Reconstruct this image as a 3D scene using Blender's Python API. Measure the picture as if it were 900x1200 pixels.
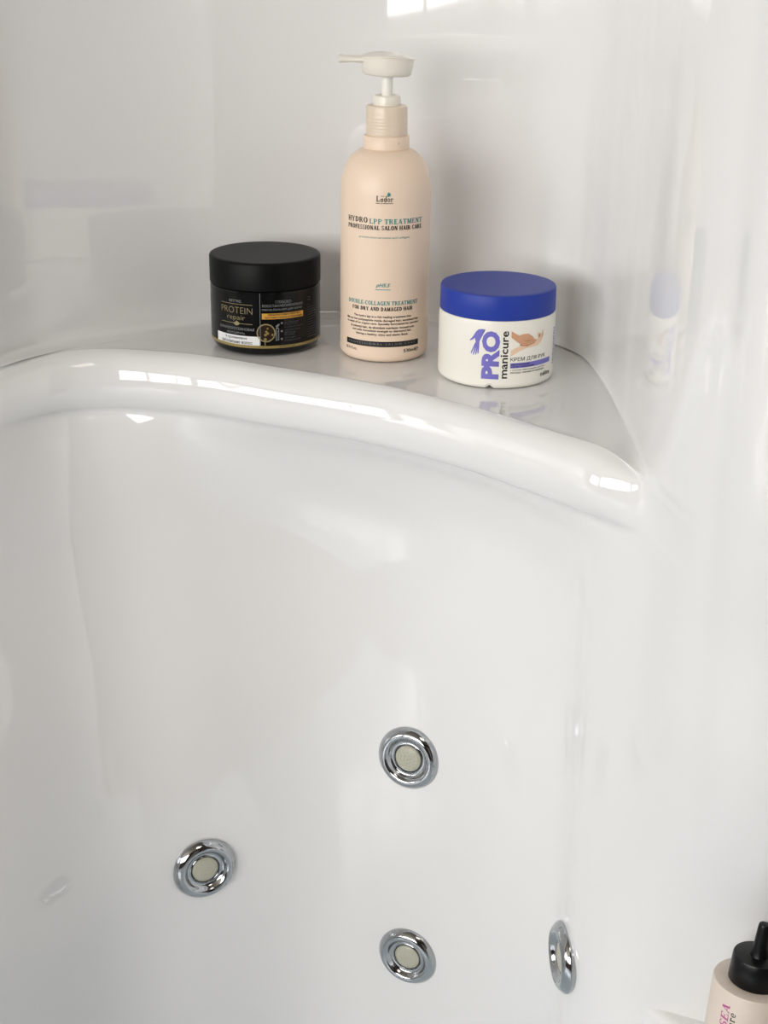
import bpy, bmesh, math, random
from mathutils import Vector, Matrix
from mathutils.bvhtree import BVHTree
import numpy as np

random.seed(7)
scene = bpy.context.scene
for o in list(bpy.data.objects):
    bpy.data.objects.remove(o)
COL = scene.collection
PI = math.pi

# ------------------------------------------------------------------ camera
cam_d = bpy.data.cameras.new('camera')
cam_d.sensor_fit = 'VERTICAL'
cam_d.sensor_height = 36.0
cam_d.lens = 54.0
cam_d.clip_start = 0.01
cam = bpy.data.objects.new('camera', cam_d)
COL.objects.link(cam)
PITCH, ROLL = math.radians(21.5), math.radians(0.8)
fw = Vector((0, math.cos(PITCH), -math.sin(PITCH)))
up0 = Vector((0, math.sin(PITCH), math.cos(PITCH)))
rt0 = Vector((1, 0, 0))
rt = rt0 * math.cos(ROLL) + up0 * math.sin(ROLL)
up = up0 * math.cos(ROLL) - rt0 * math.sin(ROLL)
m = Matrix((rt, up, -fw)).transposed().to_4x4()
m.translation = Vector((0, -1.161, 0.3235))
cam.matrix_world = m
scene.camera = cam

# ------------------------------------------------------------------ world, lights, exposure
world = bpy.data.worlds.new('world')
scene.world = world
world.use_nodes = True
bg = world.node_tree.nodes['Background']
bg.inputs['Color'].default_value = (0.80, 0.90, 1.0, 1)
bg.inputs['Strength'].default_value = 1.0

def area(name, loc, target, sx, sy, power, color):
    d = bpy.data.lights.new(name, 'AREA')
    d.shape = 'RECTANGLE'
    d.size, d.size_y = sx, sy
    d.energy = power
    d.color = color
    o = bpy.data.objects.new(name, d)
    COL.objects.link(o)
    o.location = loc
    o.rotation_euler = (Vector(target) - Vector(loc)).to_track_quat('-Z', 'Y').to_euler()
    return o

# daylight outside the window of the room, behind the camera and to its left
WX0, WX1, WZ0, WZ1, WY = -3.00, -0.65, 0.02, 1.20, -2.60
area('window_daylight', ((WX0 + WX1) / 2, WY - 0.10, (WZ0 + WZ1) / 2), ((WX0 + WX1) / 2, 0, (WZ0 + WZ1) / 2),
     WX1 - WX0 + .1, WZ1 - WZ0 + .1, 93, (1.0, 0.965, 0.925))
# unseen fill added at the left to brighten surfaces that face it
area('side_fill_light', (-3.30, -1.90, 0.56), (0, -1.90, 0.56), 1.5, 1.15, 46, (0.97, 0.985, 1.0))
# unseen warm fill added overhead to warm the upper walls
area('overhead_warm_fill', (0.25, -1.3, 1.30), (0.25, -1.3, 0), 0.5, 0.5, 3, (1.0, 0.88, 0.76))

scene.view_settings.view_transform = 'Standard'
scene.view_settings.look = 'None'
scene.view_settings.gamma = 1.0
scene.view_settings.use_curve_mapping = False
scene.view_settings.exposure = 0.0

# ------------------------------------------------------------------ helpers
def srgb(r, g, b):
    f = lambda c: (c / 255 / 12.92) if c / 255 <= 0.04045 else ((c / 255 + 0.055) / 1.055) ** 2.4
    return (f(r), f(g), f(b), 1)

def mat(name, color, rough=0.4, metal=0.0, spec=0.5, sss=0.0, trans=0.0, bump=None, noise=None, coat=0.0, ior=1.5):
    mt = bpy.data.materials.new(name)
    mt.use_nodes = True
    nt = mt.node_tree
    b = nt.nodes['Principled BSDF']
    b.inputs['Base Color'].default_value = color
    b.inputs['Roughness'].default_value = rough
    b.inputs['Metallic'].default_value = metal
    b.inputs['IOR'].default_value = ior
    b.inputs['Specular IOR Level'].default_value = spec
    b.inputs['Coat Weight'].default_value = coat
    b.inputs['Coat Roughness'].default_value = 0.03
    if sss:
        b.inputs['Subsurface Weight'].default_value = sss
        b.inputs['Subsurface Radius'].default_value = (0.006, 0.005, 0.004)
        b.inputs['Subsurface Scale'].default_value = 1.0
    if trans:
        b.inputs['Transmission Weight'].default_value = trans
    if noise:                                    # (scale, amount): slight mottling of the colour
        tc = nt.nodes.new('ShaderNodeTexCoord')
        n = nt.nodes.new('ShaderNodeTexNoise')
        n.inputs['Scale'].default_value = noise[0]
        n.inputs['Detail'].default_value = 4
        nt.links.new(tc.outputs['Object'], n.inputs['Vector'])
        mx = nt.nodes.new('ShaderNodeMix')
        mx.data_type = 'RGBA'
        k = 1 - noise[1]
        mx.inputs['A'].default_value = (color[0] * k, color[1] * k, color[2] * k, 1)
        mx.inputs['B'].default_value = color
        nt.links.new(n.outputs['Fac'], mx.inputs['Factor'])
        nt.links.new(mx.outputs['Result'], b.inputs['Base Color'])
    if bump:                                     # (scale vector, strength, distance)
        tc = nt.nodes.new('ShaderNodeTexCoord')
        mp = nt.nodes.new('ShaderNodeMapping')
        mp.inputs['Scale'].default_value = bump[0]
        n = nt.nodes.new('ShaderNodeTexNoise')
        n.inputs['Scale'].default_value = 1.0
        n.inputs['Detail'].default_value = 1.5
        bp = nt.nodes.new('ShaderNodeBump')
        bp.inputs['Strength'].default_value = bump[1]
        bp.inputs['Distance'].default_value = bump[2]
        nt.links.new(tc.outputs['Object'], mp.inputs['Vector'])
        nt.links.new(mp.outputs['Vector'], n.inputs['Vector'])
        nt.links.new(n.outputs['Fac'], bp.inputs['Height'])
        nt.links.new(bp.outputs['Normal'], b.inputs['Normal'])
        if coat:
            nt.links.new(bp.outputs['Normal'], b.inputs['Coat Normal'])
    return mt

M = {}
M['acrylic'] = mat('white_acrylic', (0.80, 0.80, 0.795, 1), rough=0.035, spec=0.75, bump=((15, 15, 3.5), 1.0, 0.0003))
M['chrome'] = mat('chrome', (0.43, 0.45, 0.47, 1), rough=0.05, metal=1.0)
M['gasket'] = mat('dark_gasket', srgb(40, 44, 46), rough=0.4)
M['nozzle'] = mat('grey_green_rubber', srgb(192, 191, 174), rough=0.35, noise=(900, 0.25))
M['black_gloss'] = mat('black_gloss_plastic', (0.0045, 0.0050, 0.0055, 1), rough=0.16, spec=0.3)
M['black_lid'] = mat('black_lid_plastic', (0.004, 0.0045, 0.0045, 1), rough=0.42, spec=0.10)
M['black_label'] = mat('black_label_film', (0.0040, 0.0042, 0.0045, 1), rough=0.22, spec=0.22)
M['gold'] = mat('gold_print', srgb(158, 140, 84), rough=0.3, metal=0.35)
M['gold_dim'] = mat('pale_gold_print', srgb(140, 128, 88), rough=0.45)
M['orange'] = mat('amber_print', srgb(205, 152, 62), rough=0.4)
M['brown'] = mat('dark_amber_print', srgb(46, 24, 12), rough=0.3, noise=(300, 0.6))
M['white_print'] = mat('white_print', srgb(225, 226, 226), rough=0.45)
M['grey_print'] = mat('grey_print', srgb(120, 124, 124), rough=0.5)
M['dim_print'] = mat('dim_grey_print', srgb(62, 66, 66), rough=0.5)
M['black_print'] = mat('black_print', srgb(22, 18, 18), rough=0.5)
M['teal_print'] = mat('teal_print', srgb(62, 138, 138), rough=0.5)
M['peach'] = mat('peach_plastic', srgb(235, 213, 191), rough=0.38, spec=0.4, noise=(25, 0.05))
M['peach_clear'] = mat('translucent_peach_plastic', srgb(230, 213, 192), rough=0.3, spec=0.45, trans=0.10)
M['pump_white'] = mat('translucent_white_plastic', srgb(236, 231, 219), rough=0.28, trans=0.08)
M['pump_stem'] = mat('white_stem_plastic', srgb(238, 236, 228), rough=0.3)
M['cream_body'] = mat('ivory_white_plastic', srgb(234, 232, 222), rough=0.3, spec=0.45)
M['blue_lid'] = mat('royal_blue_plastic', srgb(37, 60, 154), rough=0.42, spec=0.25, bump=((700, 700, 700), 0.25, 0.0003))
M['violet_print'] = mat('violet_print', srgb(112, 108, 190), rough=0.45)
M['skin_print'] = mat('skin_tone_print', srgb(214, 164, 128), rough=0.5, noise=(160, 0.25))
M['skin_light'] = mat('pale_skin_tone_print', srgb(236, 205, 176), rough=0.5, noise=(160, 0.15))
M['skin_dark'] = mat('shaded_skin_tone_print', srgb(176, 112, 76), rough=0.5)
M['serum'] = mat('beige_pink_plastic', srgb(222, 210, 198), rough=0.45, noise=(60, 0.06))
M['pink_print'] = mat('magenta_print', srgb(186, 84, 150), rough=0.5)
M['black_cap'] = mat('black_cap_plastic', (0.003, 0.0035, 0.004, 1), rough=0.3, spec=0.25)
M['room_wall'] = mat('warm_painted_plaster', srgb(98, 86, 76), rough=0.7, noise=(3, 0.08))
M['ceiling'] = mat('white_ceiling_paint', srgb(150, 140, 128), rough=0.8, noise=(2, 0.04))
M['bounce_white'] = mat('bluish_bounce_acrylic', (.71, .79, .86, 1), rough=0.2)  # blue tint sends cool bounce light onto the lower wall
M['floor'] = mat('grey_floor_tile', srgb(176, 178, 178), rough=0.35, noise=(6, 0.2))
M['frame'] = mat('white_window_frame', srgb(225, 225, 222), rough=0.4, noise=(5, 0.05))
M['dark_wood'] = mat('dark_wood', srgb(60, 44, 34), rough=0.4, noise=(9, 0.4))

def obj(name, bm, material, parent=None, smooth=True, angle=40):
    me = bpy.data.meshes.new(name)
    bm.to_mesh(me)
    bm.free()
    if smooth:
        me.shade_smooth()
        if angle is not None:
            me.set_sharp_from_angle(angle=math.radians(angle))
    me.materials.append(material)
    o = bpy.data.objects.new(name, me)
    COL.objects.link(o)
    if parent:
        o.parent = parent
    return o

def thing(name, label, cat, loc=(0, 0, 0), rot=(0, 0, 0), group=None):
    o = bpy.data.objects.new(name, None)
    o.empty_display_size = 0.02
    COL.objects.link(o)
    o.location = loc
    o.rotation_euler = rot
    o['label'] = label
    o['category'] = cat
    if group:
        o['group'] = group
    return o

def lathe(profile, n=96, closed_top=True):
    """profile: list of (r, z); r == 0 makes a pole."""
    bm = bmesh.new()
    rings = []
    for r, z in profile:
        if r < 1e-7:
            rings.append([bm.verts.new((0, 0, z))])
        else:
            rings.append([bm.verts.new((r * math.cos(2 * PI * k / n), r * math.sin(2 * PI * k / n), z)) for k in range(n)])
    for a, b in zip(rings, rings[1:]):
        for k in range(n):
            k2 = (k + 1) % n
            if len(a) == 1 and len(b) == 1:
                continue
            if len(a) == 1:
                bm.faces.new((a[0], b[k2], b[k]))
            elif len(b) == 1:
                bm.faces.new((a[k], a[k2], b[0]))
            else:
                bm.faces.new((a[k], a[k2], b[k2], b[k]))
    bmesh.ops.recalc_face_normals(bm, faces=bm.faces)
    return bm

def arc(cx, cz, r, a0, a1, n=6):
    return [(cx + r * math.cos(math.radians(a0 + (a1 - a0) * k / n)), cz + r * math.sin(math.radians(a0 + (a1 - a0) * k / n))) for k in range(n + 1)]

def box(bm, x0, x1, y0, y1, z0, z1):
    v = [bm.verts.new(p) for p in ((x0, y0, z0), (x1, y0, z0), (x1, y1, z0), (x0, y1, z0), (x0, y0, z1), (x1, y0, z1), (x1, y1, z1), (x0, y1, z1))]
    for f in ((0, 3, 2, 1), (4, 5, 6, 7), (0, 1, 5, 4), (1, 2, 6, 5), (2, 3, 7, 6), (3, 0, 4, 7)):
        bm.faces.new([v[i] for i in f])
    return bm

# ------------------------------------------------------------------ the moulded shell: upper walls, corner shelf, lower wall
W = [(-.75, -.36), (-.45, -.20), (-.325, -.085), (-.262, .001), (-.148, .084), (-.02, .106), (.085, .075), (.144, .012),
     (.1590, -.065), (.1625, -.165), (.1665, -.264), (.184, -.338), (.225, -.405), (.42, -.50)]
R_ = [(-.75, -.36), (-.45, -.20), (-.325, -.085), (-.2485, -.0185), (-.166, -.0145), (-.088, -.0480), (-.010, -.0880), (.055, -.138),
      (.107, -.192), (.141, -.231), (.1665, -.264), (.184, -.338), (.225, -.405), (.42, -.50)]
L2 = [(-.72, -.42), (-.43, -.25), (-.317, -.118), (-.244, -.038), (-.151, -.010), (-.061, -.002), (.030, -.031), (.094, -.087),
      (.134, -.156), (.144, -.212), (.1670, -.264), (.190, -.325), (.240, -.378), (.43, -.450)]
L = [(-.62, -.56), (-.40, -.37), (-.295, -.245), (-.226, -.116), (-.147, -.068), (-.060, -.037), (.0260, -.054), (.090, -.100),
     (.134, -.170), (.146, -.218), (.170, -.258), (.215, -.281), (.30, -.312), (.46, -.365)]
IN = [0, 0, 0, 1, 1, 1, 1, 1, 1, 1, 0, 0, 0, 0]           # 1 where the shelf stands out from the wall

def lerp(a, b, t):
    return (a[0] + (b[0] - a[0]) * t, a[1] + (b[1] - a[1]) * t)

ctrl = []
for s in range(14):
    w, r, l, k, l2 = W[s], R_[s], L[s], IN[s], L2[s]
    a, b = R_[max(s - 1, 0)], R_[min(s + 1, 13)]
    tx, ty = b[0] - a[0], b[1] - a[1]
    tl = math.hypot(tx, ty)
    nx, ny = ty / tl, -tx / tl                               # towards the viewer
    off = lambda d: (r[0] + nx * d * k, r[1] + ny * d * k)
    rows = []
    if k:
        for z in (.90, .60, .40, .26, .16, .09, .05, .022, .008):
            rows.append((*w, z))
        dist = math.hypot(w[0] - r[0], w[1] - r[1])
        fl = (.014 if s < 7 else .005) / dist
        rows.append((*lerp(w, r, .35 * fl), .002))
        rows.append((*lerp(w, r, fl), .0003))
        rows.append((*lerp(w, r, .45), 0))
        rows.append((*off(-.012 if s != 3 and s != 9 else -.006), 0))
        rows.append((*off(-.004), .0003))
        rows.append((*off(.004), -.0030))
        rows.append((*off(.0095), -.0105))
        rows.append((*off(.0125), -.0215))
        rows.append((*off(.0110), -.0320))
        rows.append((*off(.0060), -.0410))
        for t_, z in ((.05, -.0485), (.24, -.058), (.60, -.080), (.92, -.120)):
            rows.append((*lerp(off(-.002), l2, t_), z))
    else:
        for z in (.90, .60, .40, .26, .16, .09, .05, .022, .008, .003, -.001, -.005, -.009, -.013, -.017, -.022, -.028, -.034, -.041, -.048, -.062, -.084, -.115):
            t_ = min(1, max(0, (.05 - z) / .165))
            t_ = t_ * t_ * (3 - 2 * t_)
            rows.append((*lerp(w, l2, t_), z))
    for z in (-.16, -.22, -.30, -.40, -.52, -.68, -.90, -1.08):
        t_ = min(1, max(0, (-.115 - z) / .33))
        t_ = t_ * t_ * (3 - 2 * t_)
        rows.append((*lerp(l2, l, t_), z))
    ctrl.append(rows)
ctrl = np.array(ctrl)                                        # stations x rows x 3
NS, NR = ctrl.shape[:2]
SEAM, UNDER = 8, 22                                          # row indices: shelf seam, end of the underside

def cr(P, sub):
    """Catmull-Rom along axis 0"""
    n = P.shape[0]
    out = []
    for i in range(n - 1):
        p0 = P[i - 1] if i > 0 else 2 * P[0] - P[1]
        p1, p2 = P[i], P[i + 1]
        p3 = P[i + 2] if i + 2 < n else 2 * P[n - 1] - P[n - 2]
        for k in range(sub):
            t = k / sub
            out.append(.5 * (2 * p1 + (p2 - p0) * t + (2 * p0 - 5 * p1 + 4 * p2 - p3) * t * t + (3 * p1 - p0 - 3 * p2 + p3) * t ** 3))
    out.append(P[n - 1])
    return np.array(out)

SS, SR = 12, 5
g = cr(ctrl, SS)
g = np.transpose(cr(np.transpose(g, (1, 0, 2)), SR), (1, 0, 2))
nS, nR = g.shape[:2]
du = np.gradient(g, axis=0)
dv = np.gradient(g, axis=1)
nrm = np.cross(du, dv)
nl = np.linalg.norm(nrm, axis=2, keepdims=True)
nrm = nrm / np.maximum(nl, 1e-9)
# orient towards the viewer
if nrm[nS // 2, 2, 1] > 0:
    nrm = -nrm
    FLIP = True
else:
    FLIP = False

def patch(name, cells):
    """cells: set of (i, j) grid cells, one mesh with the whole shell's normals so that the pieces meet without a seam"""
    idx, vs, ns, fs = {}, [], [], []
    def vid(i, j):
        if (i, j) not in idx:
            idx[(i, j)] = len(vs)
            vs.append(g[i, j].tolist())
            ns.append(nrm[i, j].tolist())
        return idx[(i, j)]
    for i, j in cells:
        q = [vid(i, j), vid(i + 1, j), vid(i + 1, j + 1), vid(i, j + 1)]
        fs.append(q[::-1] if FLIP else q)
    me = bpy.data.meshes.new(name)
    me.from_pydata(vs, [], fs)
    me.shade_smooth()
    me.normals_split_custom_set_from_vertices(ns)
    me.materials.append(M['acrylic'])
    o = bpy.data.objects.new(name, me)
    COL.objects.link(o)
    return o

jS, jU = SEAM * SR, UNDER * SR
iA, iC, iB = int(2.4 * SS), int(7.4 * SS), 10 * SS
cells = {'wall_back': [], 'wall_right': [], 'wall_lower': [], 'corner_shelf': []}
for i in range(nS - 1):
    for j in range(nR - 1):
        if iA <= i < iB and jS <= j < jU:
            c = 'corner_shelf'
        elif j < jS or (j < jU and not iA <= i < iB):
            c = 'wall_back' if i < iC else 'wall_right'
        else:
            c = 'wall_lower'
        cells[c].append((i, j))
for nme in ('wall_back', 'wall_right', 'wall_lower'):
    patch(nme, cells[nme])['kind'] = 'structure'
sh = patch('corner_shelf', cells['corner_shelf'])
sh['label'] = 'glossy white moulded corner shelf with a rounded lip under the jars'
sh['category'] = 'shelf'

shell_bvh = BVHTree.FromPolygons([tuple(p) for p in g.reshape(-1, 3)],
                                 [(i * nR + j, (i + 1) * nR + j, (i + 1) * nR + j + 1, i * nR + j + 1) for i in range(nS - 1) for j in range(nR - 1)])

# low ledge at the foot of the right wall, where the small bottle leans
LEDGE_Z = -0.400
bm = bmesh.new()
poly = [(.168, -.235), (.176, -.2555), (.190, -.2720), (.2070, -.2940), (.2120, -.3300), (.2120, -.52), (.52, -.52), (.52, -.33), (.30, -.27)]
bot = [bm.verts.new((x, y, -1.08)) for x, y in poly]
top = [bm.verts.new((x, y, LEDGE_Z)) for x, y in poly]
n = len(poly)
bm.faces.new(top)
bm.faces.new(bot[::-1])
for k in range(n):
    bm.faces.new((bot[k], bot[(k + 1) % n], top[(k + 1) % n], top[k]))
bmesh.ops.recalc_face_normals(bm, faces=bm.faces)
bmesh.ops.bevel(bm, geom=[e for e in bm.edges if all(abs(v.co.z - LEDGE_Z) < 1e-5 for v in e.verts)], offset=.006, segments=4, affect='EDGES', profile=.5)
lg = obj('trim_1', bm, M['acrylic'], angle=50)
lg['kind'] = 'structure'

# ------------------------------------------------------------------ the room around (seen only in reflections)
X0, X1, Y0, Y1, Z0, Z1 = -3.2, 1.3, -2.60, 0.45, -1.08, 1.34
def slab(name, x0, x1, y0, y1, z0, z1, mt):
    o = obj(name, box(bmesh.new(), x0, x1, y0, y1, z0, z1), mt, smooth=False)
    o['kind'] = 'structure'
    return o
T = .08
slab('floor', X0, X1, Y0, Y1, Z0 - T, Z0, M['floor'])
bm = bmesh.new()
box(bm, .35, 1.12, Y0, Y0 + .04, Z0, .92)
dr = obj('streak_reflection_panel', bm, M['frame'], smooth=False)  # unseen white panel added so its reflection streaks the upper wall
dr['kind'] = 'structure'
bm = bmesh.new()
box(bm, -.95, .70, -1.55, .10, Z0, -.645)
tr = obj('bounce_tray', bm, M['bounce_white'], smooth=False)  # unseen reflector added below the frame to brighten the lower wall
tr['kind'] = 'structure'
slab('ceiling', X0, X1, Y0, Y1, Z1, Z1 + T, M['ceiling'])
bm = bmesh.new()
box(bm, X0 - T, X0, Y0, -2.55, Z0, Z1)
box(bm, X0 - T, X0, -1.25, Y1, Z0, Z1)
box(bm, X0 - T, X0, -2.55, -1.25, Z0, .03)
box(bm, X0 - T, X0, -2.55, -1.25, 1.05, Z1)
o = obj('wall_left', bm, M['room_wall'], smooth=False)
o['kind'] = 'structure'
bm = bmesh.new()
f = .05
box(bm, X0 - .05, X0 + .01, -2.55, -1.25, .03, 0.03 + f)
box(bm, X0 - .05, X0 + .01, -2.55, -1.25, 1.05 - f, 1.05)
for yy in (-2.55, -1.925, -1.30):
    box(bm, X0 - .05, X0 + .01, yy, yy + f, 0.03 + f, 1.05 - f)
o = obj('side_fill_frame', bm, M['frame'], smooth=False)  # bars framing the added side fill, made up along with it
o['kind'] = 'structure'
slab('wall_far_right', X1, X1 + T, Y0, Y1, Z0, Z1, M['room_wall'])
slab('wall_behind', X0, X1, Y1, Y1 + T, Z0, Z1, M['room_wall'])
bm = bmesh.new()
box(bm, X0, WX0, Y0 - T, Y0, Z0, Z1)
box(bm, WX1, X1, Y0 - T, Y0, Z0, Z1)
box(bm, WX0, WX1, Y0 - T, Y0, Z0, WZ0)
box(bm, WX0, WX1, Y0 - T, Y0, WZ1, Z1)
o = obj('wall_front', bm, M['room_wall'], smooth=False)
o['kind'] = 'structure'
bm = bmesh.new()
f = .05
box(bm, WX0, WX1, Y0 - .05, Y0 + .01, WZ0, WZ0 + f)
box(bm, WX0, WX1, Y0 - .05, Y0 + .01, WZ1 - f, WZ1)
for xx in (WX0, WX0 + (WX1 - WX0 - f) / 3, WX0 + (WX1 - WX0 - f) * 2 / 3, WX1 - f):
    box(bm, xx, xx + f, Y0 - .05, Y0 + .01, WZ0 + f, WZ1 - f)
o = obj('window_1', bm, M['frame'], smooth=False)
o['kind'] = 'structure'

# ------------------------------------------------------------------ printing: text and shapes laid on a cylinder
def text_bm(s, offset=0.0, shear=0.0, spacing=1.0):
    c = bpy.data.curves.new('t', 'FONT')
    c.body = s
    c.size = 1
    c.offset = offset
    c.shear = shear
    c.space_character = spacing
    c.resolution_u = 3
    o = bpy.data.objects.new('t', c)
    COL.objects.link(o)
    dg = bpy.context.evaluated_depsgraph_get()
    me = bpy.data.meshes.new_from_object(o.evaluated_get(dg))
    bm = bmesh.new()
    bm.from_mesh(me)
    bpy.data.objects.remove(o)
    bpy.data.curves.remove(c)
    bpy.data.meshes.remove(me)
    return bm

def fit(bm, s0, s1, z0, z1, rot90=False):
    """scale a flat bmesh (x, y) into the box s0..s1, z0..z1 (millimetres)"""
    if rot90:
        for v in bm.verts:
            v.co.x, v.co.y = -v.co.y, v.co.x
    xs = [v.co.x for v in bm.verts]
    ys = [v.co.y for v in bm.verts]
    ax, bx, ay, by = min(xs), max(xs), min(ys), max(ys)
    for v in bm.verts:
        v.co.x = s0 + (v.co.x - ax) / (bx - ax) * (s1 - s0)
        v.co.y = z0 + (v.co.y - ay) / (by - ay) * (z1 - z0)
        v.co.z = 0
    return bm

def cutx(bm, step=1.6):
    xs = [v.co.x for v in bm.verts]
    x = math.floor(min(xs) / step) * step + step
    while x < max(xs):
        bmesh.ops.bisect_plane(bm, geom=bm.verts[:] + bm.edges[:] + bm.faces[:], plane_co=(x, 0, 0), plane_no=(1, 0, 0), dist=1e-6)
        x += step
    return bm

def merge(bms):
    out = bmesh.new()
    for b in bms:
        me = bpy.data.meshes.new('tmp')
        b.to_mesh(me)
        b.free()
        out.from_mesh(me)
        bpy.data.meshes.remove(me)
    return out

def wrap(name, bms, R, lift, material, parent, theta0=0.0):
    """bend flat prints (mm) round a cylinder of radius R (m) about the parent's z axis; s = 0 faces the viewer (-y)"""
    bm = merge(bms) if isinstance(bms, list) else bms
    cutx(bm)
    r = R + lift
    for v in bm.verts:
        th = v.co.x / 1000 / R + theta0
        z = v.co.y / 1000
        v.co = (r * math.sin(th), -r * math.cos(th), z)
    for f_ in bm.faces:
        f_.normal_update()
        c = f_.calc_center_median()
        if f_.normal.x * c.x + f_.normal.y * c.y < 0:
            f_.normal_flip()
    return obj(name, bm, material, parent, smooth=False)

def rect(s0, s1, z0, z1):
    bm = bmesh.new()
    bm.faces.new([bm.verts.new(p) for p in ((s0, z0, 0), (s1, z0, 0), (s1, z1, 0), (s0, z1, 0))])
    return bm

def poly2(pts):
    bm = bmesh.new()
    f_ = bm.faces.new([bm.verts.new((x, y, 0)) for x, y in pts])
    bmesh.ops.triangulate(bm, faces=[f_])
    return bm

def disc(cx, cy, r, n=28, r_in=0):
    bm = bmesh.new()
    a = [bm.verts.new((cx + r * math.cos(2 * PI * k / n), cy + r * math.sin(2 * PI * k / n), 0)) for k in range(n)]
    if r_in <= 0:
        bm.faces.new(a)
    else:
        b = [bm.verts.new((cx + r_in * math.cos(2 * PI * k / n), cy + r_in * math.sin(2 * PI * k / n), 0)) for k in range(n)]
        for k in range(n):
            bm.faces.new((a[k], a[(k + 1) % n], b[(k + 1) % n], b[k]))
    return bm

def txt(s, s0, s1, zc, h, **kw):
    """text whose whole ink box is s0..s1 wide and h tall about zc"""
    r90 = kw.pop('rot90', False)
    return fit(text_bm(s, **kw), s0, s1, zc - h / 2, zc + h / 2, r90)

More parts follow.
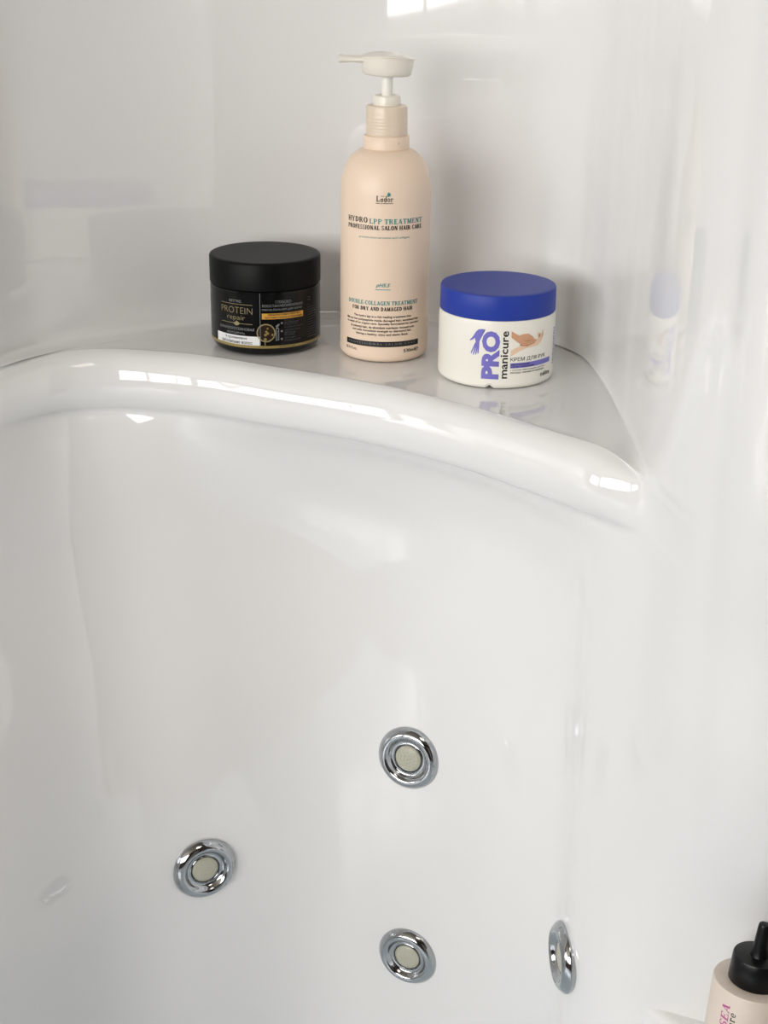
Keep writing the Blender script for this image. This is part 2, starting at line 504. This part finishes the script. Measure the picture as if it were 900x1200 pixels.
# a small bold slab-serif alphabet, drawn with strokes: (kind, ...) in a box of height 1
def glyph(ch, T=.20, t=.09, S=.07):
    q = []
    def quad(x0, y0, x1, y1): q.append([(x0, y0), (x1, y0), (x1, y1), (x0, y1)])
    def stem(x, w=T, y0=0, y1=1, top=True, bot=True, o=.08):
        quad(x - w / 2, y0, x + w / 2, y1)
        if top: quad(x - w / 2 - o, y1 - S, x + w / 2 + o, y1)
        if bot: quad(x - w / 2 - o, y0, x + w / 2 + o, y0 + S)
    def bar(y, x0, x1, h=t): quad(x0, y - h / 2, x1, y + h / 2)
    def diag(x0, y0, x1, y1, w): q.append([(x0 - w / 2, y0), (x0 + w / 2, y0), (x1 + w / 2, y1), (x1 - w / 2, y1)])
    def ser(x, y, w=.36): quad(x - w / 2, y, x + w / 2, y + S)
    def ring(cx, cy, rx, ry, a0, a1, wx=T, wy=t, n=16):
        pts_o, pts_i = [], []
        for k in range(n + 1):
            a = math.radians(a0 + (a1 - a0) * k / n)
            pts_o.append((cx + rx * math.cos(a), cy + ry * math.sin(a)))
            pts_i.append((cx + (rx - wx) * math.cos(a), cy + (ry - wy) * math.sin(a)))
        for k in range(n):
            q.append([pts_o[k], pts_o[k + 1], pts_i[k + 1], pts_i[k]])
    w = .9
    if ch == 'H': stem(.2); stem(.78); bar(.5, .2, .78); w = 1.0
    elif ch == 'Y': diag(.2, 1, .45, .45, T); diag(.76, 1, .47, .45, t); stem(.46, y1=.5, top=False); ser(.2, 1 - S); ser(.76, 1 - S, .3); w = .95
    elif ch == 'D': stem(.2, o=.06); ring(.34, .5, .52, .5, -90, 90); bar(t / 2, .2, .36); bar(1 - t / 2, .2, .36); w = .92
    elif ch == 'R': stem(.2); ring(.4, .74, .36, .26, -90, 90, .18, t); bar(1 - t / 2, .2, .42); bar(.48 + t / 2, .2, .42); diag(.48, .5, .76, .0, T * .95); ser(.8, 0, .2); w = .95
    elif ch == 'P': stem(.2); ring(.4, .72, .38, .28, -90, 90, .18, t); bar(1 - t / 2, .2, .42); bar(.44 + t / 2, .2, .42); w = .84
    elif ch == 'B': stem(.2); ring(.4, .76, .33, .24, -90, 90, .17, t); ring(.4, .27, .38, .27, -90, 90, .18, t); bar(1 - t / 2, .2, .42); bar(.52, .2, .42); bar(t / 2, .2, .42); w = .86
    elif ch == 'O': ring(.46, .5, .44, .52, 0, 360, n=28); w = .94
    elif ch == 'C': ring(.46, .5, .42, .52, 42, 318, n=24); quad(.72, .66, .78, .98); w = .86
    elif ch == 'G': ring(.46, .5, .42, .52, 42, 318, n=24); quad(.72, .68, .78, .98); stem(.74, T * .9, .0, .44, o=.08, bot=False); w = .94
    elif ch == 'S': ring(.36, .74, .30, .28, 30, 270, .17, t); ring(.36, .27, .32, .29, 90, -150, .17, t); quad(.6, .72, .66, 1); quad(.05, .0, .11, .3); w = .74
    elif ch == 'L': stem(.2); bar(t / 2, .2, .72); quad(.66, 0, .74, .28); w = .8
    elif ch == 'T': stem(.42, top=False); bar(1 - t / 2, .04, .8); quad(.02, .72, .09, 1); quad(.75, .72, .82, 1); w = .86
    elif ch == 'E': stem(.2); bar(1 - t / 2, .2, .7); bar(.5, .2, .54); bar(t / 2, .2, .74); quad(.64, .72, .71, 1); quad(.68, 0, .76, .28); quad(.5, .38, .56, .62); w = .82
    elif ch == 'F': stem(.2); bar(1 - t / 2, .2, .7); bar(.5, .2, .54); quad(.64, .72, .71, 1); quad(.5, .38, .56, .62); w = .78
    elif ch == 'A': diag(.16, 0, .44, 1, t); diag(.74, 0, .46, 1, T * 1.05); bar(.32, .24, .66); ser(.14, 0, .28); ser(.76, 0, .34); w = .94
    elif ch == 'M': stem(.18, t * 1.1); diag(.24, 1, .52, .05, T); diag(.84, 1, .54, .05, t); stem(.9, T); w = 1.12
    elif ch == 'N': stem(.18, t * 1.1); diag(.24, 1, .74, .0, T); stem(.78, t * 1.1, bot=False); w = .98
    elif ch == 'U': stem(.2, y0=.3, bot=False); stem(.76, t, .3, bot=False); ring(.44, .34, .34, .36, 180, 360, .17, t); w = .94
    elif ch == 'I': stem(.22); w = .44
    elif ch == '-': bar(.36, .05, .38, .12); w = .44
    elif ch == 'a': ring(.3, .26, .26, .28, 0, 360, .15, t, 18); stem(.52, .15, 0, .6, top=False, o=.05); w = .72
    elif ch == 'd': ring(.3, .3, .27, .32, 0, 360, .16, t, 18); stem(.54, .16, 0, 1, o=.05); w = .74
    elif ch == 'o': ring(.32, .3, .3, .32, 0, 360, .16, t, 18); w = .64
    elif ch == 'r': stem(.18, .16, 0, .6, o=.07); ring(.42, .34, .2, .26, 20, 140, .08, .12, 8); w = .62
    elif ch == 'c': ring(.32, .3, .28, .32, 45, 315, .11, .1, 16); w = .6
    elif ch == 'e': ring(.32, .3, .28, .32, 0, 315, .11, .1, 18); bar(.32, .08, .56, .08); w = .62
    elif ch == ' ': w = .38
    return q, w

def slab_text(s, s0, s1, zc, h, shear=0.0, rot90=False, T=.20, t=.09, full=True):
    bm = bmesh.new()
    x = 0
    for ch in s:
        qs, w = glyph(ch, T, t)
        for q in qs:
            vs = [bm.verts.new((x + px + shear * py, py, 0)) for px, py in q]
            try:
                bm.faces.new(vs)
            except ValueError:
                pass
        x += w + .04
    return fit(bm, s0, s1, zc - h / 2, zc + h / 2, rot90)

# ------------------------------------------------------------------ the pump bottle
pb = thing('pump_bottle', 'tall peach pump bottle of hair treatment standing between the black jar and the blue-lidded jar', 'bottle', (-.0020, 0, .0006))
RB = .034
prof = [(0, .0012), (.026, .0012), (.0285, 0)] + arc(.028, .006, .006, -90, 0, 6) + [(RB, .03), (RB, .06), (RB, .10), (RB, .122)]
prof += [(.0338, .128), (.0331, .134), (.0318, .140), (.0297, .1455), (.0268, .1500), (.0235, .1530), (.0205, .1550), (.0175, .1562), (.0150, .1568), (.0150, .158), (0, .158)]
body = obj('bottle_body', lathe(prof, 128), M['peach'], pb, angle=35)
obj('neck_ring', lathe([(.0148, .1562), (.0166, .1562), (.0170, .1566), (.0170, .1655), (.0166, .1660), (.0150, .1662)], 96), M['peach'], pb)
ribs = [(.0146, .1660), (.0153, .1662)]
z = .1668
while z < .1795:
    ribs += [(.01535, z), (.01555, z + .0008), (.01535, z + .0016)]
    z += .0023
ribs += [(.0153, .1815), (.0152, .1862), (.0147, .1873), (.0100, .1876), (0, .1876)]
obj('screw_closure', lathe(ribs, 96), M['peach_clear'], pb, angle=60)
obj('pump_collar', lathe([(.0098, .1870), (.0102, .1874), (.0102, .1925), (.0097, .1942), (.0090, .1946), (.0060, .1940), (0, .1940)], 64), M['pump_white'], pb)
obj('pump_stem', lathe([(.0040, .1930), (.0040, .2065), (.0046, .2070), (.0046, .2100), (0, .2100)], 40), M['pump_stem'], pb)
# pump head: a shallow cup-shaped actuator with a flat rim and a spout to the left
head_prof = [(0, .2085), (.0055, .2080), (.0165, .2086), (.0178, .2098), (.0188, .2155), (.0192, .2200), (.0199, .2203), (.0200, .2212), (.0192, .2218), (.0100, .2226), (0, .2229)]
bm = lathe(head_prof, 72)
for v in bm.verts:                               # a gentle saddle across the top
    if v.co.z > .2195:
        v.co.z += .0018 * (v.co.y / .02) ** 2 - .0006 * (v.co.x / .02) ** 2
# spout: a flattened tapering tube
ns, ring_n, prev = 12, 20, None
for k in range(ns + 1):
    u = k / ns
    cx = -.012 - .0235 * u
    cz = .2190 - .0004 * u
    ry = .0075 * (1 - u) ** 2 + .0036
    rz = .0024 + .0012 * (1 - u) ** 4
    if u > .7:
        rz += .0006 * math.sin((u - .7) / .3 * PI * .6)
    rg = [bm.verts.new((cx, ry * math.cos(2 * PI * q / ring_n), cz + rz * math.sin(2 * PI * q / ring_n))) for q in range(ring_n)]
    if prev:
        for q in range(ring_n):
            bm.faces.new((prev[q], prev[(q + 1) % ring_n], rg[(q + 1) % ring_n], rg[q]))
    prev = rg
bm.faces.new(prev)
bmesh.ops.recalc_face_normals(bm, faces=bm.faces)
hd = obj('pump_head', bm, M['pump_white'], pb, angle=50)
hd.rotation_euler = (0, math.radians(2.2), math.radians(5))
hd.location = (-.0084, 0, .0003)
lift = .00012
blk = [slab_text('Lador', -6.9, 5.7, 124.5, 4.3, T=.22, t=.12),
       disc(-2.9, 126.4, .35, 10), disc(-1.7, 126.4, .35, 10),
       txt('new professional', -7.2, 5.4, 121.2, 1.25, offset=.02, shear=.2),
       slab_text('HYDRO', -31.6, -13.4, 108.5, 4.0, T=.25, t=.13), slab_text('PROFESSIONAL SALON HAIR CARE', -31.6, 30.6, 103.2, 3.3, T=.29, t=.15),
       slab_text('FOR DRY AND DAMAGED HAIR', -26.4, 23.0, 42.2, 3.0, T=.29, t=.15)]
para = ['The hydro lpp is a rich healing treatment that', 'fills up low polypeptide inside damaged hair, sensitised hair', 'in need of an urgent care. Specially formulated for permed',
        '& colored hair, its abundant nutrients reconstructs', 'and adds immediate strength to distressed hair,', 'leaving a healthy, shiny and elastic finish.']
for (a, b, zc), ln in zip(((-24.7, 21.8, 36.0), (-32.3, 29.1, 33.2), (-31.8, 28.8, 30.6), (-28.0, 24.6, 27.7), (-26.2, 22.5, 25.0), (-22.6, 19.4, 22.3)), para):
    blk.append(txt(ln, a, b, zc, 2.25, offset=.022))
blk += [txt('18.0 fl.oz.', -33.5, -21.7, 10.0, 2.2, offset=.012), txt('530ml', 15.6, 25.6, 9.5, 2.6, offset=.02), txt('\u212e', 26.0, 29.8, 9.4, 3.0, offset=.015)]
blk += [rect(-52.0, -49.5, 32, 34.6), rect(-52.0, -49.8, 27.5, 30.2)]
wrap('lettering', blk, RB, lift, M['black_print'], body)
teal = [slab_text('LPP TREATMENT', -12.0, 30.9, 107.9, 3.7, T=.25, t=.13), txt('protein,keto-carotene and collagen', -20.6, 18.8, 95.8, 1.9, shear=.25, offset=.004),
        txt('pH5.5', -6.6, 4.3, 60.0, 3.6, shear=.35, offset=.03), rect(-7.0, 4.6, 56.75, 57.25),
        slab_text('DOUBLE-COLLAGEN TREATMENT', -30.5, 27.7, 46.7, 3.2, T=.27, t=.14),
        poly2([(1.5, 125.9), (2.9, 126.2), (3.7, 127.1), (3.6, 128.3), (2.2, 129.4), (1.3, 128.4), (1.1, 127.2)])]
wrap('lettering', teal, RB, lift, M['teal_print'], body)
wrap('printed_band', rect(-32.9, 29.6, 12.9, 17.1), RB, lift, M['black_print'], body)
wrap('lettering', txt('PROFESSIONAL\u00b7SALON\u00b7CARE', -29.8, 25.8, 15.2, 1.5, spacing=1.5, offset=.004), RB, lift * 2, M['grey_print'], body)
bm = fit(poly2([(0, 0), (.3, .2), (.9, 1), (.6, 1), (.1, .5)]), 9.2, 9.9, 160.6, 162.6)
wrap('scratch', bm, .0170, .0001, M['black_print'], pb)

# ------------------------------------------------------------------ black jar
RJ = .0428
bj = thing('black_jar', 'squat black jar of hair mask with gold lettering standing left of the pump bottle', 'jar', (-.0954, .0228, .0006))
prof = [(0, .001), (.036, .001), (.037, 0)] + arc(.0365, .005, .005, -90, -10, 5) + [(RJ - .0008, .0058), (RJ, .0068), (RJ, .03), (RJ, .0500), (RJ - .0012, .0508), (.040, .0512), (0, .0512)]
jb = obj('jar_body', lathe(prof, 128), M['black_gloss'], bj, angle=35)
prof = [(0, .0506), (.0405, .0506), (.0429, .0510), (.0432, .0514), (.0432, .0706), (.0427, .0716), (.0418, .0721), (.0390, .0721), (.0200, .0719), (0, .0719)]
obj('lid', lathe(prof, 128), M['black_lid'], bj, angle=35)
lab = wrap('label', rect(-78, 78, 8.6, 48.5), RJ, .0001, M['black_label'], jb)
l2 = .00022
wrap('gold_stripe', rect(-78, 78, 6.7, 8.8), RJ, .00015, M['gold'], jb)
GL = RJ
gold = [rect(-34.9, -6.7, 40.0, 40.35), txt('PROTEIN', -35.0, -6.8, 35.5, 4.9, offset=-.018), txt('repair', -28.7, -12.7, 29.2, 4.6, offset=-.012),
        rect(-35.2, -22.5, 25.1, 25.45), rect(-17.5, -7.0, 25.1, 25.45),
        poly2([(-23.0, 25.3), (-21.0, 26.3), (-19.8, 27.4), (-18.4, 26.3), (-17.0, 25.3), (-18.6, 24.0), (-20.0, 23.4), (-21.6, 24.0)]),
        disc(3.4, 18.9, 7.2, 40, 6.3)]
wrap('gold_lettering', gold, GL, l2, M['gold_dim'], jb)
wh = [txt('\u0412\u0406\u0422\u042d\u041a\u0421', -26.4, -15.6, 42.6, 1.9, offset=.012), txt('\u041c\u0418\u041a\u0420\u041e\u041f\u0420\u041e\u0422\u0415\u0418\u041d\u041e\u0412\u0410\u042f', -37.0, -5.6, 21.1, 2.1, offset=.005),
      txt('\u00ab\u0412\u0410\u041a\u0426\u0418\u041d\u0410\u00bb', -29.8, -13.1, 17.7, 2.1, offset=.005),
      txt('\u0413\u041b\u0423\u0411\u041e\u041a\u041e', 11.0, 23.5, 42.8, 2.2), txt('\u0412\u041e\u0421\u0421\u0422\u0410\u041d\u0410\u0412\u041b\u0418\u0412\u0410\u042e\u0429\u0410\u042f', .8, 33.8, 39.8, 2.3, offset=.003),
      txt('\u043c\u0430\u0441\u043a\u0430-\u0431\u0430\u043b\u044c\u0437\u0430\u043c \u0434\u043b\u044f \u0432\u043e\u043b\u043e\u0441', .6, 33.5, 37.0, 2.1, offset=.003)]
wrap('lettering', wh, GL, l2, M['grey_print'], jb)
wrap('white_panel', rect(-41.2, -1.4, 8.9, 15.9), GL, l2, M['white_print'], jb)
wrap('lettering', [txt('3-\u0443\u0440\u043e\u0432\u043d\u0435\u0432\u043e\u0435', -31.0, -11.3, 13.8, 2.5, offset=.012), txt('\u0437\u0430\u043f\u043e\u043b\u043d\u0435\u043d\u0438\u0435 \u0432\u043e\u043b\u043e\u0441', -35.1, -7.1, 10.5, 2.1, offset=.012)], GL, .00034, M['black_print'], jb)
wrap('amber_panel', rect(.4, 34.5, 29.6, 34.1), GL, l2, M['orange'], jb)
wrap('lettering', [txt('\u043c\u0438\u043a\u0440\u043e\u043f\u0440\u043e\u0442\u0435\u0438\u043d\u044b \u043a\u0435\u0440\u0430\u0442\u0438\u043d\u0430', 5.0, 31.5, 32.9, 1.6, offset=.012), txt('\u043f\u0440\u043e\u0442\u0435\u0438\u043d\u044b \u0448\u0435\u043b\u043a\u0430 \u0438 \u043a\u0430\u0448\u0435\u043c\u0438\u0440\u0430', 2.6, 33.4, 30.7, 1.6, offset=.012)], GL, .00034, M['black_print'], jb)
wrap('printed_medallion', disc(3.4, 18.9, 6.3, 36), GL, .00018, M['brown'], jb)
drops = [disc(4.6, 22.4, .7), disc(3.6, 20.0, .9), disc(4.7, 18.6, 1.0), disc(3.0, 17.4, 1.1), disc(2.8, 13.9, 1.2), rect(2.2, 2.9, 9.2, 13.2), disc(8.2, 17.5, .8)]
wrap('printed_drops', drops, GL, .0003, M['gold'], jb)
small = [rect(10.7, 11.2, 13.0, 22.0), rect(12.9, 13.4, 13.0, 22.0), rect(10.7, 13.4, 12.8, 13.2), rect(11.8, 12.2, 13.0, 21.0),
         poly2([(10.7, 22), (13.4, 22), (12.5, 23.3), (11.7, 23.3)]), disc(12.6, 24.6, .9, 8), disc(11.5, 24.0, .6, 8), disc(13.4, 25.3, .5, 8),
         disc(15.7, 26.25, .8), disc(15.6, 19.95, .8), disc(15.5, 13.85, .8), rect(-1.1, -.75, 8.8, 49.5)]
wrap('printed_symbols', small, GL, l2, M['grey_print'], jb)
tiny = []
for zc, ln, e in ((26.5, '\u0432\u043e\u0441\u0441\u0442\u0430\u043d\u0430\u0432\u043b\u0438\u0432\u0430\u0435\u0442', 30), (24.7, '\u0441\u0442\u0440\u0443\u043a\u0442\u0443\u0440\u0443', 29.5), (22.9, '\u043e\u0442 \u043a\u043e\u0440\u043d\u0435\u0439 \u0434\u043e \u043a\u043e\u043d\u0447\u0438\u043a\u043e\u0432', 34), (20.4, '\u0443\u043a\u0440\u0435\u043f\u043b\u044f\u0435\u0442, \u043f\u0438\u0442\u0430\u0435\u0442', 31.5), (18.6, '\u0432\u043e\u043b\u043e\u0441\u044b', 27), (16.8, '\u043f\u043e \u0434\u043b\u0438\u043d\u0435', 26.5), (14.2, '\u0440\u0430\u0437\u0433\u043b\u0430\u0436\u0438\u0432\u0430\u0435\u0442', 27.5), (12.3, '\u043f\u043e\u0432\u0435\u0440\u0445\u043d\u043e\u0441\u0442\u044c', 32)):
    tiny.append(txt(ln, 17.8, e, zc, 1.35, offset=.004))
for k in range(17):
    tiny.append(rect(39.5, 52 - 3 * (k % 3 == 2) - 9 * (k < 4), 43.0 - k * 1.95, 43.5 - k * 1.95))
for k in range(14):
    tiny.append(rect(-60, -50 - 2 * (k % 3), 41.0 - k * 1.95, 41.4 - k * 1.95))
wrap('fine_print', tiny, GL, l2, M['dim_print'], jb)
wrap('fine_print', txt('\u0434\u043b\u044f \u0432\u0441\u0435\u0445 \u0442\u0438\u043f\u043e\u0432 \u0432\u043e\u043b\u043e\u0441', 14, 27, 7.75, 1.0, offset=.01), GL, .0003, M['black_print'], jb)

# ------------------------------------------------------------------ cream jar with the blue lid
RC = .0428
cj = thing('cream_jar', 'white hand cream jar with a royal blue lid at the right end of the shelf', 'jar', (.0814, -.0547, .0006))
prof = [(0, .0015), (.0375, .0015), (.0385, 0)] + arc(.0385, .0043, .0043, -90, 0, 6) + [(RC, .02), (RC, .0465), (RC - .0006, .0500), (.041, .0506), (0, .0506)]
bm = lathe(prof, 160)
for v in bm.verts:                               # the small moulding notch in the foot ring
    th = math.atan2(v.co.x, -v.co.y)
    if v.co.z < .0035 and math.hypot(v.co.x, v.co.y) > .037 and abs(th + .16) < .07:
        v.co.z += .0022 * (1 - abs(th + .16) / .07)
cb = obj('jar_body', bm, M['cream_body'], cj, angle=35)
prof = [(0, .0502), (.0405, .0502), (.0422, .0504), (.0425, .0510), (.0422, .0668), (.0417, .0679), (.0408, .0682), (.0370, .0681), (0, .0679)]
obj('lid', lathe(prof, 128), M['blue_lid'], cj, angle=35)
vi = [txt('PRO', -13.3, -.3, 25.4, 35.4, rot90=True, offset=.055)]
# a stylised hand: wrist at the top right, thumb and four fingers pointing down
vi.append(poly2([(-10.0, 43.9), (-12.6, 44.3), (-15.4, 43.6), (-17.4, 41.4), (-18.6, 38.8), (-17.4, 36.0), (-16.8, 33.8), (-14.4, 33.4), (-14.0, 35.6), (-14.2, 38.0), (-13.2, 40.8), (-11.8, 42.8)]))
vi.append(poly2([(-18.0, 40.2), (-19.6, 37.6), (-21.6, 35.4), (-21.2, 34.8), (-18.8, 36.2), (-17.2, 38.0)]))
for a, b in ((-20.3, 25.2), (-18.6, 24.4), (-16.8, 24.6), (-15.2, 25.6)):
    c = -15.7 + (a + 17.7) * .36
    vi.append(poly2([(c - .6, 34.2), (c + .65, 34.2), (a + .7, b + 1.2), (a + .2, b), (a - .3, b + 1.0)]))
for b_ in vi[1:]:
    for v in b_.verts:
        v.co.x -= 1.0
vi.append(rect(7.7, 46.0, 15.8, 19.6))
wrap('violet_print', vi, RC, .00012, M['violet_print'], cb)
bk = [txt('manicure', .4, 5.8, 25.8, 35.0, rot90=True, offset=.018),
      txt('\u041a\u0420\u0415\u041c \u0414\u041b\u042f \u0420\u0423\u041a', 7.6, 38.7, 22.1, 3.4, offset=.004),
      txt('\u0441 \u043c\u0430\u0441\u043b\u043e\u043c \u0432\u0438\u043d\u043e\u0433\u0440\u0430\u0434\u043d\u043e\u0439 \u043a\u043e\u0441\u0442\u043e\u0447\u043a\u0438,', 7.8, 38.4, 14.3, 1.5, offset=.006),
      txt('\u0430\u0432\u043e\u043a\u0430\u0434\u043e, \u043b\u0430\u0432\u0430\u043d\u0434\u044b \u0438 \u043a\u0435\u0440\u0430\u043c\u0438\u0434\u044b', 7.8, 38.0, 12.2, 1.5, offset=.006),
      slab_text('B', 34.2, 36.2, 8.0, 2.4), txt('\u00e9lita', 36.6, 46.8, 8.3, 3.2, offset=.02)]
wrap('lettering', bk, RC, .00012, M['black_print'], cb)
wrap('lettering', [txt('\u043f\u0438\u0442\u0430\u0442\u0435\u043b\u044c\u043d\u044b\u0439', 8.2, 22.5, 18.6, 1.5, offset=.006), txt('\u0441\u043c\u044f\u0433\u0447\u0430\u044e\u0449\u0438\u0439', 8.2, 27, 16.8, 1.5, offset=.006)], RC, .00022, M['black_print'], cb)
# printed photograph of two hands
lower = [(7.7, 29.0), (7.7, 24.6), (14.0, 28.2), (20.0, 30.0), (25.0, 30.4), (30.0, 30.8), (33.2, 33.2), (35.0, 37.4), (35.4, 41.6), (34.4, 41.8), (33.6, 38.8), (32.2, 37.0), (31.4, 39.6), (29.8, 40.2), (29.2, 38.6), (30.4, 36.2), (27.0, 34.2), (20.0, 32.6), (12.0, 31.2)]
upper = [(7.7, 43.2), (7.7, 38.6), (11.4, 35.6), (14.6, 33.4), (18.2, 32.0), (22.6, 32.4), (26.8, 33.6), (28.8, 35.2), (26.4, 36.0), (24.4, 38.4), (20.8, 40.6), (16.6, 40.6), (13.6, 39.8), (10.6, 41.4)]
wrap('printed_hand', poly2(lower), RC, .00012, M['skin_light'], cb)
wrap('printed_hand', poly2(upper), RC, .00022, M['skin_print'], cb)
sh_ = [poly2([(14.6, 33.4), (18.2, 32.0), (22.6, 32.4), (26.8, 33.6), (26.8, 33.2), (20.0, 31.4), (14.0, 32.4)]), poly2([(30.4, 36.2), (31.8, 37.4), (31.2, 39.4), (30.4, 38.4)]), poly2([(17, 35.6), (21, 35.0), (25, 35.8), (21, 35.6)]), poly2([(33.4, 34.4), (34.8, 37.6), (35.0, 40.6), (34.2, 37.8)])]
wrap('printed_shading', sh_, RC, .0003, M['skin_dark'], cb)
edge = [rect(52.5, 57, 12 + k * 2.0, 12.8 + k * 2.0 + .4 * (k % 2)) for k in range(14)]
wrap('fine_print', edge, RC, .00012, M['violet_print'], cb)

# ------------------------------------------------------------------ massage jets
def jet(target, label, spin):
    tx, ty, tz = target
    org = Vector((-.03, -.34, tz))
    d = Vector((tx, ty, tz)) - org
    d.normalize()
    hit, nn, _, _ = shell_bvh.ray_cast(org, d, 3)
    if nn.dot(d) > 0:
        nn = -nn
    rot = nn.to_track_quat('Z', 'Y').to_euler()
    t = thing('massage_jet', label, 'jet', hit - nn * .0004, rot, 'chrome massage jets on the lower wall')
    n_ = 72
    obj('flange', lathe([(.0262, -.003), (.0272, 0), (.0275, .0010), (.0272, .0022), (.0258, .0042), (.0238, .0062), (.0216, .0074), (.0198, .0074), (.0182, .0064), (.0170, .0046), (.0158, .0030),
                         (.0145, .0024), (.0131, .0025), (.0126, .0030), (.0123, .0028), (.0122, .0010)], n_), M['chrome'], t, angle=70)
    obj('seal_ring', lathe([(.0124, .0008), (.0124, .0028), (.0117, .0030), (.0114, .0010)], 48), M['gasket'], t)
    bm = lathe([(.0115, .0008), (.0115, .0026), (.0109, .0034), (.0082, .0042), (.0040, .0047), (0, .0048)], 48)
    for rr, cnt in ((0, 1), (.0032, 6), (.0060, 11), (.0087, 16)):
        for q in range(cnt):
            a = 2 * PI * q / cnt + rr * 90
            zz = .0048 - .0010 * (rr / .009) ** 2
            mm = Matrix.Translation((rr * math.cos(a), rr * math.sin(a), zz - .0001)) @ Matrix.Diagonal((1, 1, .5, 1))
            bmesh.ops.create_icosphere(bm, subdivisions=1, radius=.0009, matrix=mm)
    ins = obj('nozzle_insert', bm, M['nozzle'], t, angle=60)
    t.rotation_euler = (nn.to_track_quat('Z', 'Y').to_matrix() @ Matrix.Rotation(spin, 3, 'Z')).to_euler()
    return t

jet((.0218, -.058, -.3348), 'uppermost chrome massage jet, nearest the shelf and straight above another jet', 0)
jet((-.1438, -.075, -.4320), 'chrome massage jet alone at the far left of the lower wall', .4)
jet((.0250, -.062, -.5285), 'chrome massage jet low in the middle, directly below the uppermost jet', .8)
jet((.1385, -.20, -.4175), 'chrome massage jet seen almost edge-on at the right, nearest the black-capped bottle', .2)

# ------------------------------------------------------------------ applicator bottle leaning on the right wall
RS = .0262
axis = Vector((.075, .085, 1)).normalized()
sh_c = Vector((.2400, -.3600, -.3080))            # centre of the shoulder
BL = (sh_c.z - LEDGE_Z - RS * math.sqrt(1 - axis.z ** 2) - .0004) / axis.z
base = sh_c - axis * BL
q = axis.to_track_quat('Z', 'Y')
ab = thing('applicator_bottle', 'beige-pink plastic bottle with a black nozzle cap leaning in the lower right corner', 'bottle', base, q.to_euler())
# turn it so that local -y faces the viewer
lm = q.to_matrix()
vy = lm.transposed() @ Vector((0, -1, 0))
ab.rotation_euler = (lm @ Matrix.Rotation(math.atan2(vy.x, -vy.y), 3, 'Z')).to_euler()
prof = [(0, 0), (RS - .003, 0)] + arc(RS - .003, .003, .003, -90, 0, 5) + [(RS, BL * .5), (RS, BL - .0014), (RS - .0006, BL - .0003), (RS - .0016, BL), (.016, BL + .0002), (.0150, BL + .0002), (0, BL + .0002)]
sb = obj('bottle_body', lathe(prof, 96), M['serum'], ab, angle=40)
cap = obj('cap', lathe([(0, BL), (.0166, BL), (.0170, BL + .0006), (.0163, BL + .0170), (.0158, BL + .0180), (.0148, BL + .0183), (0, BL + .0178)], 72), M['black_cap'], ab, angle=40)
obj('nozzle', lathe([(.0062, BL + .0172), (.0055, BL + .0195), (.0048, BL + .0240), (.0043, BL + .0320), (.0038, BL + .0390), (.0034, BL + .0402), (.0020, BL + .0406), (0, BL + .0406)], 36), M['black_cap'], ab, angle=50)
Bz = BL * 1000
wrap('lettering', slab_text('LSEA', -26.5, -20.5, Bz - 19.5, 22, rot90=True, shear=.12), RS, .0001, M['pink_print'], sb)
wrap('lettering', slab_text('care', -19.3, -16.0, Bz - 19, 13.5, rot90=True, T=.12, t=.1), RS, .0001, M['black_print'], sb)
